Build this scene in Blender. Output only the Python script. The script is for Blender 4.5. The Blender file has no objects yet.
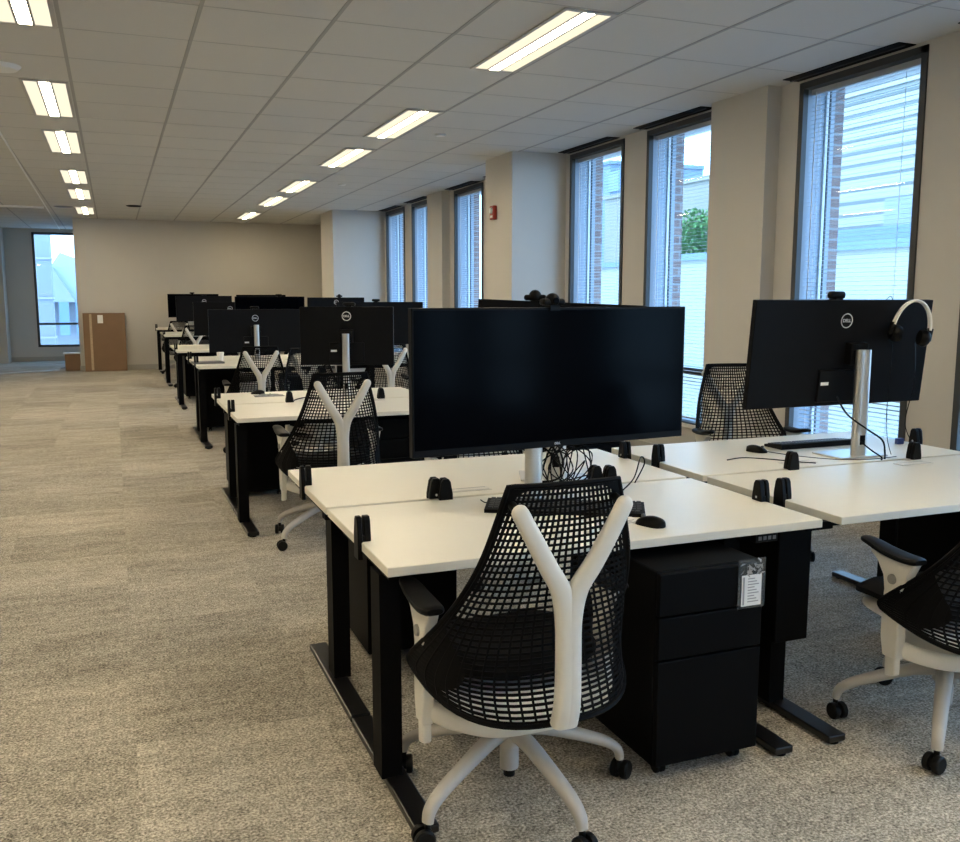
import bpy, bmesh, math, random
from mathutils import Vector, Matrix
random.seed(7)
PI = math.pi
sc = bpy.context.scene
col = sc.collection
R = math.radians

# ------------------------------------------------------------------ materials
def new_mat(name):
    m = bpy.data.materials.new(name); m.use_nodes = True
    nt = m.node_tree
    for n in list(nt.nodes): nt.nodes.remove(n)
    out = nt.nodes.new('ShaderNodeOutputMaterial')
    return m, nt, out
def N(nt, kind, **kw):
    n = nt.nodes.new(kind)
    for k, v in kw.items():
        if k in n.inputs: n.inputs[k].default_value = v
        else: setattr(n, k, v)
    return n
def L(nt, a, ao, b, bi): nt.links.new(a.outputs[ao], b.inputs[bi])
def mat(name, c, rough=.5, metal=0, var=.04, scale=30, bump=0, spec=.5):
    m, nt, out = new_mat(name)
    b = N(nt, 'ShaderNodeBsdfPrincipled', Roughness=rough, Metallic=metal)
    b.inputs['Specular IOR Level'].default_value = spec
    L(nt, b, 'BSDF', out, 'Surface')
    tc = N(nt, 'ShaderNodeTexCoord'); nz = N(nt, 'ShaderNodeTexNoise', Scale=scale, Detail=3.0)
    L(nt, tc, 'Object', nz, 'Vector')
    mx = N(nt, 'ShaderNodeMix', data_type='RGBA')
    mx.inputs['A'].default_value = tuple(x * (1 - var) for x in c) + (1,)
    mx.inputs['B'].default_value = tuple(min(1, x * (1 + var)) for x in c) + (1,)
    nt.links.new(nz.outputs['Fac'], mx.inputs['Factor'])
    nt.links.new(mx.outputs['Result'], b.inputs['Base Color'])
    if bump:
        bp = N(nt, 'ShaderNodeBump', Strength=bump, Distance=.002)
        L(nt, nz, 'Fac', bp, 'Height'); L(nt, bp, 'Normal', b, 'Normal')
    return m
def emit(name, c, s):
    m, nt, out = new_mat(name)
    e = N(nt, 'ShaderNodeEmission', Color=c + (1,), Strength=s); L(nt, e, 'Emission', out, 'Surface')
    return m

M = {}
M['wall'] = mat('painted_wall', (.60, .575, .53), .8, var=.02, scale=4)
M['ceiling'] = mat('acoustic_tile', (.62, .61, .58), .9, var=.05, scale=180, bump=.15)
M['grid'] = mat('ceiling_grid_metal', (.36, .355, .34), .6)
M['gridlight'] = mat('white_ceiling_trim', (.8, .8, .78), .5)
M['laminate'] = mat('cream_laminate', (.82, .78, .67), .33, var=.015, scale=9)
M['ledge'] = mat('laminate_plate', (.74, .71, .64), .45)
M['black'] = mat('black_powder_coat', (.0032, .0032, .0036), .55, bump=.1, scale=300, spec=.06)
M['blackp'] = mat('black_plastic', (.004, .004, .0045), .42, spec=.12)
M['rubber'] = mat('black_rubber', (.005, .005, .005), .5, spec=.2)
M['footsteel'] = mat('satin_black_steel', (.006, .006, .007), .28, spec=.5)
M['mesh'] = mat('black_elastomer', (.003, .003, .0035), .55, spec=.09)
M['cushion'] = mat('black_fabric', (.004, .004, .0045), .9, bump=.4, scale=400, spec=.2)
M['white'] = mat('white_chair_plastic', (.74, .715, .65), .38, var=.01)
M['pan'] = mat('studio_white_shell', (.86, .85, .82), .5, var=.01)
M['base'] = mat('grey_chair_base', (.50, .48, .45), .45, var=.03)
M['chrome'] = mat('brushed_aluminium', (.62, .61, .58), .32, metal=.9, var=.03)
M['housing'] = mat('dark_monitor_shell', (.0045, .005, .0065), .45, var=.05, spec=.10)
M['screen'] = mat('monitor_glass', (.0010, .0013, .0025), .14, var=.01, spec=.03)
M['key'] = mat('dark_keycap', (.03, .03, .033), .5)
M['greyp'] = mat('grey_plastic', (.12, .12, .125), .45)
M['logo'] = mat('silver_print', (.75, .76, .78), .4)
M['paper'] = mat('white_paper', (.85, .85, .84), .7, var=.03, scale=60)
M['ink'] = mat('grey_ink', (.35, .35, .36), .8)
M['plastic_film'] = mat('crumpled_film', (.35, .34, .33), .2, var=.5, scale=60)
M['frame'] = mat('charcoal_window_frame', (.045, .05, .055), .45)
M['slat'] = mat('blind_slat', (.46, .49, .54), .45, var=.02)
M['cord'] = mat('blind_cord', (.72, .73, .75), .7)
M['alu_out'] = mat('exterior_panel', (.30, .35, .42), .5)  # on the window jambs this blue-grey includes a painted skylight tint
M['cardboard'] = mat('brown_cardboard', (.235, .145, .085), .85, var=.10, scale=6)
M['tape'] = mat('packing_tape', (.50, .38, .25), .3, var=.3, scale=50)
M['red'] = mat('red_alarm', (.35, .03, .02), .4)
M['blue'] = mat('blue_plug', (.02, .05, .22), .4)
M['skirt'] = mat('skirting', (.42, .40, .37), .7)
M['hub'] = mat('grey_knob', (.30, .29, .27), .4)
M['leaf'] = mat('tree_leaf', (.10, .22, .07), .8, var=.5, scale=2)
M['bark'] = mat('tree_bark', (.12, .08, .05), .9)
M['bcream'] = mat('cream_render', (.34, .33, .29), .8, var=.06, scale=.5)
M['btan'] = mat('tan_render', (.27, .25, .21), .8, var=.08, scale=.5)
M['bblue'] = mat('blue_metal_roof', (.15, .21, .30), .6, var=.06, scale=.5)
M['bglass'] = mat('far_glass', (.12, .20, .30), .2)
M['bstone'] = mat('grey_stone', (.24, .26, .30), .8, var=.1, scale=.6)
M['ground'] = mat('street', (.32, .32, .33), .9)
M['lens'] = emit('diffuser_glow', (1.0, .89, .66), .72)
M['lens2'] = emit('lamp_glow', (1.0, .84, .58), 42.0)

# glass
m, nt, out = new_mat('window_glass')
t = N(nt, 'ShaderNodeBsdfTransparent', Color=(.93, .97, .98, 1)); g = N(nt, 'ShaderNodeBsdfGlossy', Roughness=.02)
x = N(nt, 'ShaderNodeMixShader'); x.inputs[0].default_value = .05
L(nt, t, 'BSDF', x, 1); L(nt, g, 'BSDF', x, 2); L(nt, x, 'Shader', out, 'Surface')
M['glass'] = m
# clear plastic sleeve
m, nt, out = new_mat('clear_sleeve')
t = N(nt, 'ShaderNodeBsdfTransparent', Color=(.8, .8, .8, 1)); g = N(nt, 'ShaderNodeBsdfGlossy', Roughness=.25)
x = N(nt, 'ShaderNodeMixShader'); x.inputs[0].default_value = .12
L(nt, t, 'BSDF', x, 1); L(nt, g, 'BSDF', x, 2); L(nt, x, 'Shader', out, 'Surface')
M['sleeve'] = m
# brick
m, nt, out = new_mat('brick')
b = N(nt, 'ShaderNodeBsdfPrincipled', Roughness=.85); L(nt, b, 'BSDF', out, 'Surface')
tc = N(nt, 'ShaderNodeTexCoord'); sp = N(nt, 'ShaderNodeSeparateXYZ'); cb = N(nt, 'ShaderNodeCombineXYZ')
ad = N(nt, 'ShaderNodeMath', operation='ADD')
L(nt, tc, 'Object', sp, 0); nt.links.new(sp.outputs['X'], ad.inputs[0]); nt.links.new(sp.outputs['Y'], ad.inputs[1])
nt.links.new(ad.outputs[0], cb.inputs['X']); nt.links.new(sp.outputs['Z'], cb.inputs['Y'])
bt = N(nt, 'ShaderNodeTexBrick', Scale=1.0)
bt.inputs['Brick Width'].default_value = .22; bt.inputs['Row Height'].default_value = .075; bt.inputs['Mortar Size'].default_value = .008
bt.inputs['Color1'].default_value = (.20, .13, .12, 1); bt.inputs['Color2'].default_value = (.28, .20, .18, 1); bt.inputs['Mortar'].default_value = (.30, .30, .31, 1)
L(nt, cb, 0, bt, 'Vector'); L(nt, bt, 'Color', b, 'Base Color'); M['brick'] = m
# siding with horizontal courses
m, nt, out = new_mat('siding')
b = N(nt, 'ShaderNodeBsdfPrincipled', Roughness=.8); L(nt, b, 'BSDF', out, 'Surface')
tc = N(nt, 'ShaderNodeTexCoord'); sp = N(nt, 'ShaderNodeSeparateXYZ'); L(nt, tc, 'Object', sp, 0)
mu = N(nt, 'ShaderNodeMath', operation='MULTIPLY'); mu.inputs[1].default_value = 2.2; nt.links.new(sp.outputs['Z'], mu.inputs[0])
fr = N(nt, 'ShaderNodeMath', operation='FRACT'); nt.links.new(mu.outputs[0], fr.inputs[0])
gt = N(nt, 'ShaderNodeMath', operation='GREATER_THAN'); gt.inputs[1].default_value = .72; nt.links.new(fr.outputs[0], gt.inputs[0])
mx = N(nt, 'ShaderNodeMix', data_type='RGBA'); mx.inputs['A'].default_value = (.35, .34, .30, 1); mx.inputs['B'].default_value = (.15, .16, .15, 1)
nt.links.new(gt.outputs[0], mx.inputs['Factor']); nt.links.new(mx.outputs['Result'], b.inputs['Base Color']); M['siding'] = m
# carpet
m, nt, out = new_mat('carpet_tile')
b = N(nt, 'ShaderNodeBsdfPrincipled', Roughness=.95); b.inputs['Specular IOR Level'].default_value = .15
L(nt, b, 'BSDF', out, 'Surface')
tc = N(nt, 'ShaderNodeTexCoord'); sp = N(nt, 'ShaderNodeSeparateXYZ'); L(nt, tc, 'Object', sp, 0)
def mth(op, a, bv=None, av=None):
    n = N(nt, 'ShaderNodeMath', operation=op)
    if a is not None: nt.links.new(a, n.inputs[0])
    if av is not None: n.inputs[0].default_value = av
    if isinstance(bv, (int, float)): n.inputs[1].default_value = bv
    elif bv is not None: nt.links.new(bv, n.inputs[1])
    return n.outputs[0]
tx = mth('FLOOR', mth('DIVIDE', sp.outputs['X'], .61)); ty = mth('FLOOR', mth('DIVIDE', sp.outputs['Y'], .61))
cb = N(nt, 'ShaderNodeCombineXYZ'); nt.links.new(tx, cb.inputs[0]); nt.links.new(ty, cb.inputs[1])
wn = N(nt, 'ShaderNodeTexWhiteNoise', noise_dimensions='2D'); L(nt, cb, 0, wn, 'Vector')
mp = N(nt, 'ShaderNodeMapping'); mp.inputs['Scale'].default_value = (1.5, 4.0, 1); L(nt, tc, 'Object', mp, 'Vector')
addv = N(nt, 'ShaderNodeVectorMath', operation='ADD'); L(nt, mp, 0, addv, 0)
sv = N(nt, 'ShaderNodeVectorMath', operation='SCALE'); L(nt, wn, 'Color', sv, 0); sv.inputs['Scale'].default_value = 3.0
nt.links.new(sv.outputs[0], addv.inputs[1])
n1 = N(nt, 'ShaderNodeTexNoise', Scale=2.2, Detail=5.0, Roughness=.65); L(nt, addv, 0, n1, 'Vector')
n2 = N(nt, 'ShaderNodeTexNoise', Scale=120.0, Detail=2.0, Roughness=.7); L(nt, tc, 'Object', n2, 'Vector')
n3 = N(nt, 'ShaderNodeTexNoise', Scale=.55, Detail=2.0); L(nt, tc, 'Object', n3, 'Vector')
n4 = N(nt, 'ShaderNodeTexNoise', Scale=32.0, Detail=4.0, Roughness=.8); L(nt, tc, 'Object', n4, 'Vector')
def cen(sock, amp): return mth('MULTIPLY', mth('SUBTRACT', sock, .5), amp)
s = mth('ADD', cen(wn.outputs['Value'], .13), cen(n1.outputs['Fac'], .62))
s = mth('ADD', s, cen(n2.outputs['Fac'], 2.3)); s = mth('ADD', s, cen(n4.outputs['Fac'], 1.1)); s = mth('ADD', s, cen(n3.outputs['Fac'], .3)); s = mth('ADD', s, .5)
rp = N(nt, 'ShaderNodeValToRGB'); nt.links.new(s, rp.inputs['Fac'])
e = rp.color_ramp.elements; e[0].position = 0; e[0].color = (.10, .09, .072, 1); e[1].position = 1; e[1].color = (.80, .75, .65, 1)
k = e.new(.5); k.color = (.40, .365, .305, 1)
L(nt, rp, 'Color', b, 'Base Color')
bp = N(nt, 'ShaderNodeBump', Strength=.6, Distance=.004); L(nt, n2, 'Fac', bp, 'Height'); L(nt, bp, 'Normal', b, 'Normal')
M['carpet'] = m

# ------------------------------------------------------------------ mesh builder
class MB:
    def __init__(s): s.v = []; s.f = []; s.mi = []
    def add(s, vs, fs, mi=0):
        o = len(s.v); s.v += [tuple(p) for p in vs]; s.f += [tuple(i + o for i in f) for f in fs]; s.mi += [mi] * len(fs)
    def box(s, x0, x1, y0, y1, z0, z1, rot=0, piv=None, mi=0):
        P = [(x, y, z) for z in (z0, z1) for y in (y0, y1) for x in (x0, x1)]
        if rot:
            cx, cy = piv or ((x0 + x1) / 2, (y0 + y1) / 2); c, q = math.cos(rot), math.sin(rot)
            P = [(cx + (x - cx) * c - (y - cy) * q, cy + (x - cx) * q + (y - cy) * c, z) for x, y, z in P]
        s.add(P, [(0, 2, 3, 1), (4, 5, 7, 6), (0, 1, 5, 4), (2, 6, 7, 3), (0, 4, 6, 2), (1, 3, 7, 5)], mi); return s
    def bbox(s, x0, x1, y0, y1, z0, z1, r=.004, seg=2, mi=0):
        bm = bmesh.new(); bmesh.ops.create_cube(bm, size=1)
        for v in bm.verts: v.co = Vector(((x0 + x1) / 2 + v.co.x * (x1 - x0), (y0 + y1) / 2 + v.co.y * (y1 - y0), (z0 + z1) / 2 + v.co.z * (z1 - z0)))
        r = min(r, (x1 - x0) * .45, (y1 - y0) * .45, (z1 - z0) * .45)
        bmesh.ops.bevel(bm, geom=bm.edges[:], offset=r, segments=seg, profile=.5, affect='EDGES')
        bm.verts.index_update(); s.add([v.co[:] for v in bm.verts], [tuple(v.index for v in f.verts) for f in bm.faces], mi); bm.free(); return s
    def sweep(s, pts, sec, up=Vector((0, 0, 1)), cap=True, mi=0, ups=None):
        """sec(i) -> list of 2-D offsets; frame from tangent and up"""
        pts = [Vector(p) for p in pts]; n = len(pts); vs = []; k = 0
        for i, p in enumerate(pts):
            t = (pts[min(i + 1, n - 1)] - pts[max(i - 1, 0)]).normalized()
            u = ups[i] if ups else up
            a = t.cross(u)
            if a.length < 1e-5: a = t.cross(Vector((0, 1, 0)))
            a.normalize(); b_ = a.cross(t).normalized()
            o = sec(i); k = len(o)
            vs += [p + a * q[0] + b_ * q[1] for q in o]
        fs = [(i * k + j, i * k + (j + 1) % k, (i + 1) * k + (j + 1) % k, (i + 1) * k + j) for i in range(n - 1) for j in range(k)]
        if cap: fs += [tuple(range(k))[::-1], tuple((n - 1) * k + j for j in range(k))]
        s.add(vs, fs, mi); return s
    def tube(s, pts, r, seg=8, cap=True, mi=0, up=Vector((0, 0, 1))):
        rr = r if callable(r) else (lambda i: r)
        def sec(i):
            q = rr(i); q = q if isinstance(q, tuple) else (q, q)
            return [(q[0] * math.cos(2 * PI * j / seg), q[1] * math.sin(2 * PI * j / seg)) for j in range(seg)]
        return s.sweep(pts, sec, up, cap, mi)
    def cyl(s, a, b, r, seg=16, r2=None, mi=0):
        r2 = r if r2 is None else r2
        return s.tube([a, b], lambda i: (r, r2)[i], seg, mi=mi, up=Vector((0, 1, 0)) if abs(Vector(b)[2] - Vector(a)[2]) > 1e-6 else Vector((0, 0, 1)))
    def prism(s, poly, axis, a, b, mi=0):
        """poly 2-D ring extruded along axis from a to b"""
        def p3(u, v, w): return {'x': (w, u, v), 'y': (u, w, v), 'z': (u, v, w)}[axis]
        n = len(poly); vs = [p3(u, v, a) for u, v in poly] + [p3(u, v, b) for u, v in poly]
        s.add(vs, [tuple(range(n)), tuple(range(2 * n - 1, n - 1, -1))] + [(i, i + n, (i + 1) % n + n, (i + 1) % n) for i in range(n)], mi); return s
    def build(s, name, mats, parent=None, smooth=False, kind=None, **props):
        me = bpy.data.meshes.new(name); me.from_pydata(s.v, [], s.f)
        if not isinstance(mats, (list, tuple)): mats = [mats]
        for m_ in mats: me.materials.append(m_)
        me.polygons.foreach_set('material_index', s.mi)
        bm = bmesh.new(); bm.from_mesh(me); bmesh.ops.recalc_face_normals(bm, faces=bm.faces); bm.to_mesh(me); bm.free()
        if smooth:
            me.polygons.foreach_set('use_smooth', [True] * len(me.polygons))
            try: me.set_sharp_from_angle(angle=R(38))
            except Exception: pass
        o = bpy.data.objects.new(name, me); col.objects.link(o)
        if parent: o.parent = parent
        if kind: o['kind'] = kind
        for k_, v_ in props.items(): o[k_] = v_
        return o
def tag(o, label, cat, group=None, kind=None):
    o['label'] = label; o['category'] = cat
    if group: o['group'] = group
    if kind: o['kind'] = kind
    return o
def thing(name, loc=(0, 0, 0), rz=0):
    o = bpy.data.objects.new(name, None); o.empty_display_size = .1; col.objects.link(o)
    o.location = loc; o.rotation_euler = (0, 0, rz); return o
KIDS = {}
def index_kids():
    KIDS.clear()
    for o in bpy.data.objects:
        if o.parent: KIDS.setdefault(o.parent.name, []).append(o)
def dup(o, loc, rz=0, skip=()):
    index_kids()
    def rec(q, par):
        c = q.copy(); col.objects.link(c); c.parent = par
        for ch in KIDS.get(q.name, []):
            if ch.name.split('.')[0] not in skip: rec(ch, c)
        return c
    r = rec(o, None); r.location = loc; r.rotation_euler = (0, 0, rz); return r
def struct(name, mb, m, parent=None, smooth=False): return mb.build(name, m, parent, smooth, kind='structure')

# ------------------------------------------------------------------ room shell
ZC = 2.98; XW = 4.62; XL = -6.0; YB = -5.0; YF = 19.8; YD = 23.2; XC = -.655
struct('floor', MB().box(XL, XW + .15, YB, YD + .2, -.12, 0), M['carpet'])
struct('ceiling', MB().box(XL, XW + .6, YB, YD + .2, ZC, ZC + .2), M['ceiling'])
T = .7102; GX = -.2; GY = 5.273
g = MB()
for i in range(-9, 7):
    xx = GX + i * T
    if xx > XL: g.box(xx - .011, xx + .011, YB, YD, ZC - .003, ZC + .001)
g2 = g
for j in range(-15, 26):
    yy = GY + j * T
    if YB < yy < YD: g2.box(XL, XW, yy - .004, yy + .004, ZC - .0015, ZC + .001, mi=1)
M['grid2'] = mat('pale_ceiling_grid', (.42, .415, .40), .6)
struct('trim_1', g2, [M['grid'], M['grid2']])
# back wall, side return and alcove
struct('wall_back', MB().box(XC, XW + .4, YF, YF + .15, 0, ZC).box(XC, XC + .12, YF + .15, YD, 0, ZC), M['wall'])
AW = (-1.63, -.66, .32, 2.9)   # alcove window
w = MB(); w.box(XL, AW[0], YD, YD + .2, 0, ZC).box(AW[1], XC + .1, YD, YD + .2, 0, ZC).box(AW[0], AW[1], YD, YD + .2, 0, AW[2]).box(AW[0], AW[1], YD, YD + .2, AW[3], ZC)
struct('wall_alcove', w, M['wall'])
struct('wall_pier', MB().box(XL, -2.2, 22.6, YD, 0, ZC), M['wall'])
struct('wall_left', MB().box(XL - .15, XL, YB, YD + .2, 0, ZC), M['wall'])
struct('wall_front', MB().box(XL, XW + .15, YB - .15, YB, 0, ZC), M['wall'])
# right window wall: (y0, y1) openings
P = 7.17
openings = [(-4.86 + 1.1, -3.76 + 1.1)]
openings = []
for k in (-1, 0, 1):
    for a, b_ in ((2.88, 3.99), (4.34, 5.45), (6.36, 7.47), (7.88, 9.0)):
        openings.append((a + k * P, b_ + k * P))
ZS, ZT = .33, 2.955
ys = sorted(openings)
w = MB(); prev = YB
for a, b_ in ys:
    if b_ < YB + .1 or a > YF: continue
    if a > prev: w.box(XW, XW + .16, prev, a, 0, ZC)
    w.box(XW, XW + .16, a, b_, 0, ZS).box(XW, XW + .16, a, b_, ZT, ZC + .02)
    prev = b_
w.box(XW, XW + .16, prev, YF + .1, 0, ZC)
struct('wall_right', w, M['wall'])
# columns and pilasters
n_ = 1
for k in (-1, 0, 1):
    y0 = 9.11 + k * P
    w = MB().box(3.67 if k == 1 else 3.985, XW, y0, y0 + (1.0 if k == 1 else .75), 0, ZC)
    struct('wall_column', w, M['wall'])
    y1 = 5.66 + k * P
    if y1 + .68 > YB: struct('wall_pilaster', MB().box(4.50, XW, y1, y1 + .68, 0, ZC), M['wall'])
struct('baseboard_right', MB().box(XW - .012, XW, YB, YF, 0, .1), M['skirt'])
struct('baseboard_back', MB().box(XC, XW, YF - .012, YF, 0, .1).box(XC - .012, XC, YF, YD, 0, .1), M['skirt'])
struct('baseboard_alcove', MB().box(-2.2, XC, YD - .012, YD, 0, .1), M['skirt'])
# light trim and bulkhead edge of the ceiling, left
t_ = MB().tube([(-.90, 9.6, ZC - .006), (-1.04, YD, ZC - .006)], .012, 4); struct('trim_2', t_, M['gridlight'])
struct('trim_3', MB().box(-4.5, -1.02, 17.5, 17.62, ZC - .03, ZC), M['gridlight'])

def window(idx, a, b_, mull=.81):
    wn_ = 'window_%d' % idx
    f = MB(); fw = .045; x0, x1 = XW - .012, XW + .20; xf = XW + .03
    f.box(x0, x1, a, a + fw, ZS, ZT).box(x0, xf, b_ - fw, b_, ZS, ZT).box(x0, x1, a, b_, ZT - fw, ZT).box(x0, x1, a, b_, ZS, ZS + fw)
    f.box(XW + .10, x1, a, b_, mull - .03, mull + .03)
    # inner sash bar in a deeper line, jamb metal coloured bluish to imitate skylight
    root = struct(wn_, f, M['frame'])
    struct('glass_pane', MB().box(XW + .15, XW + .156, a + fw, b_ - fw, ZS + fw, ZT - fw), M['glass'], root)
    struct('window_sill', MB().box(XW - .03, XW + .1, a + .02, b_ - .02, ZS, ZS + .03), M['gridlight'], root)
    struct('outer_reveal', MB().box(XW + .03, XW + .28, b_ - .04, b_ + .02, ZS, ZT), M['alu_out'], root)  # jamb liner over the dark frame, skylight's blue put into its colour
    struct('sash_profile', MB().box(XW + .19, XW + .212, b_ - .055, b_ - .03, ZS, ZT).box(XW + .225, XW + .235, b_ - .052, b_ - .03, ZS, ZT, mi=1), [M['cord'], M['frame']], root)
    return root
def blind(a, b_, pitch=.03, tilt=8):
    sl = MB(); z = ZS + .09; c, q = math.cos(R(tilt)) * .0125, math.sin(R(tilt)) * .0125
    xc = XW + .075
    while z < ZT - .09:
        A = (xc - c, z - q); B = (xc + c, z + q)
        sl.prism([(A[0], A[1]), (B[0], B[1]), (B[0], B[1] + .0012), (A[0], A[1] + .0012)], 'y', a + .05, b_ - .05)
        z += pitch
    r_ = thing('venetian_blind', (0, 0, 0))
    sl.build('slats', M['slat'], r_)
    MB().bbox(xc - .02, xc + .02, a + .048, b_ - .048, ZT - .085, ZT - .047, .003).build('head_rail', M['slat'], r_)
    MB().bbox(xc - .014, xc + .014, a + .05, b_ - .05, ZS + .06, ZS + .075, .003).build('bottom_rail', M['slat'], r_)
    for yy in (a + .22, b_ - .13):
        MB().cyl((xc - .015, yy, ZS + .07), (xc - .015, yy, ZT - .06), .0016, 6).build('cord', M['cord'], r_)
    MB().cyl((xc - .022, b_ - .10, 1.0), (xc - .022, b_ - .10, ZT - .07), .004, 8).build('tilt_wand', M['cord'], r_)
    return r_
blind_lbl = {4: 'venetian blind in the window at the right edge behind the near right desk',
    5: 'venetian blind in the wide window behind the monitor with headphones, cream building beyond',
    6: 'venetian blind in the window left of the wide pilaster, tree seen through it',
    7: 'venetian blind in the brick-view window right of the column with the red alarm',
    9: 'venetian blind in the window just left of the column with the red alarm',
    10: 'venetian blind in the window left of the narrow far pilaster, middle of the far three',
    11: 'venetian blind in the farthest right-hand window, beside the far column'}
wi = 0
for n_, (a, b_) in enumerate(ys):
    if b_ < YB + .1 or a > YF: continue
    wi += 1; window(wi, a, b_)
    if 1.5 < a < 15.5:
        r_ = blind(a, b_)
        c_ = (a + b_) / 2
        if c_ < 2.6: lb = 'venetian blind in the window nearest the camera, right of the frame'
        elif c_ < 4: lb = blind_lbl[4]
        elif c_ < 5.5: lb = blind_lbl[5]
        elif c_ < 7.5: lb = blind_lbl[6]
        elif c_ < 9: lb = blind_lbl[7]
        elif c_ < 11.5: lb = 'venetian blind in the window hidden behind the column with the red alarm'
        elif c_ < 13: lb = blind_lbl[9]
        elif c_ < 15: lb = blind_lbl[10]
        else: lb = blind_lbl[11]
        tag(r_, lb, 'blind', 'venetian blinds in the right-hand windows')
        # black slot diffuser in the ceiling in front of the window
        s_ = thing('slot_diffuser', (0, 0, 0))
        MB().box(XW - .14, XW, a + .10, b_ + .03, ZC - .006, ZC - .001).build('slot', M['black'], s_)
        MB().box(XW - .075, XW - .065, a + .12, b_ + .03, ZC - .012, ZC - .004).build('blade', M['frame'], s_)
        tag(s_, 'black slot diffuser above the ' + lb.split('in the ', 1)[1].replace(', cream building beyond', '').replace(', middle of the far three', '').replace(', tree seen through it', ''), 'air diffuser', 'slot diffusers above the windows')
# alcove window
wi += 1
f = MB(); a, b_, z0, z1 = AW
f.box(a, a + .05, YD - .02, YD + .12, z0, z1).box(b_ - .05, b_, YD - .02, YD + .12, z0, z1).box(a, b_, YD - .02, YD + .12, z1 - .05, z1).box(a, b_, YD - .02, YD + .12, z0, z0 + .05).box(a, b_, YD - .01, YD + .1, .82, .87)
root = struct('window_%d' % wi, f, M['frame'])
struct('glass_pane', MB().box(a + .04, b_ - .04, YD + .05, YD + .056, z0 + .04, z1 - .04), M['glass'], root)

# ------------------------------------------------------------------ ceiling fittings
def troffer(x0, x1, y0, y1):
    r_ = thing('ceiling_light', ((x0 + x1) / 2, (y0 + y1) / 2, ZC))
    w2, h2 = (x1 - x0) / 2, (y1 - y0) / 2
    f = MB(); z0, z1 = -.012, -.0035
    f.box(-w2, -w2 + .022, -h2, h2, z0, z1).box(w2 - .022, w2, -h2, h2, z0, z1).box(-w2, w2, -h2, -h2 + .03, z0, z1).box(-w2, w2, h2 - .03, h2, z0, z1)
    f.box(-.050, -.036, -h2, h2, z0, z1).box(.036, .050, -h2, h2, z0, z1)
    f.build('fixture_frame', M['base'], r_)
    MB().box(-w2 + .022, -.045, -h2 + .03, h2 - .03, -.008, -.004).build('side_diffuser', M['lens'], r_)
    MB().box(.045, w2 - .022, -h2 + .03, h2 - .03, -.008, -.004).build('side_diffuser', M['lens'], r_)
    MB().box(-.036, .036, -h2 + .03, h2 - .03, -.009, -.004).build('centre_lens', M['lens2'], r_)
    return r_
names = ['nearest', 'second', 'third', 'fourth', 'fifth', 'farthest']
rows = [-1, 3, 6, 10, 13, 17]
proto = None
for side, x1 in (('right', GX + 4 * T), ('left', GX)):
    for q, j in enumerate(rows):
        yc = GY + (j + 1) * T; loc = (x1 - .018 - .16, yc, ZC)
        if proto is None: proto = troffer(x1 - .338, x1 - .018, yc - T + .01, yc + T - .01); r_ = proto
        else: r_ = dup(proto, loc)
        tag(r_, '%s long recessed ceiling light of the %s-hand row' % (names[q], side), 'ceiling light', 'recessed ceiling lights')
q = 0
for x1 in (GX + 4 * T, GX, GX - 4 * T):
    for j in ((-5, -8, -12) if x1 > -1 else (-12, -8, -5, -1, 3, 6, 10, 13)):
        yc = GY + (j + 1) * T
        r_ = dup(proto, (x1 - .178, yc, ZC)); q += 1
        tag(r_, 'recessed ceiling light of the same kind, outside the frame of the photo', 'ceiling light', 'recessed ceiling lights out of view')
def disc(name, x, y, r, h, m, lab, cat):
    o = MB().cyl((0, 0, -h), (0, 0, -.004), r * .8, 24, r).build(name, m, None, True); o.location = (x, y, ZC); tag(o, lab, cat); return o
disc('ceiling_diffuser', -.62, 7.06, .13, .03, M['gridlight'], 'round pale ceiling diffuser left of the second light of the left row', 'air diffuser')
disc('smoke_detector', 2.95, 8.44, .055, .02, M['gridlight'], 'small flat disc on the ceiling right of the second right-hand light', 'smoke detector')
disc('ceiling_sensor', 2.98, 12.6, .055, .02, M['gridlight'], 'small flat disc on the ceiling right of the fourth right-hand light', 'smoke detector')
disc('recessed_speaker', .41, 16.8, .13, .02, M['black'], 'small black round vent in the ceiling near the back wall', 'vent')
disc('ceiling_vent', -.70, 17.4, .16, .012, M['greyp'], 'flat grey disc on the ceiling beside the farthest left light', 'vent')
# fire alarm on the column
r_ = thing('fire_alarm', (3.985, 9.58, 2.38))
MB().bbox(-.045, 0, -.055, .055, -.075, .075, .008).build('body', M['red'], r_)
MB().cyl((-.062, 0, .02), (-.04, 0, .02), .03, 16, .036).build('strobe', M['gridlight'], r_, True)
MB().box(-.047, -.044, -.03, .03, -.055, -.03).build('face_text', M['gridlight'], r_)
tag(r_, 'red fire alarm strobe mounted high on the square column', 'fire alarm')

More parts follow.
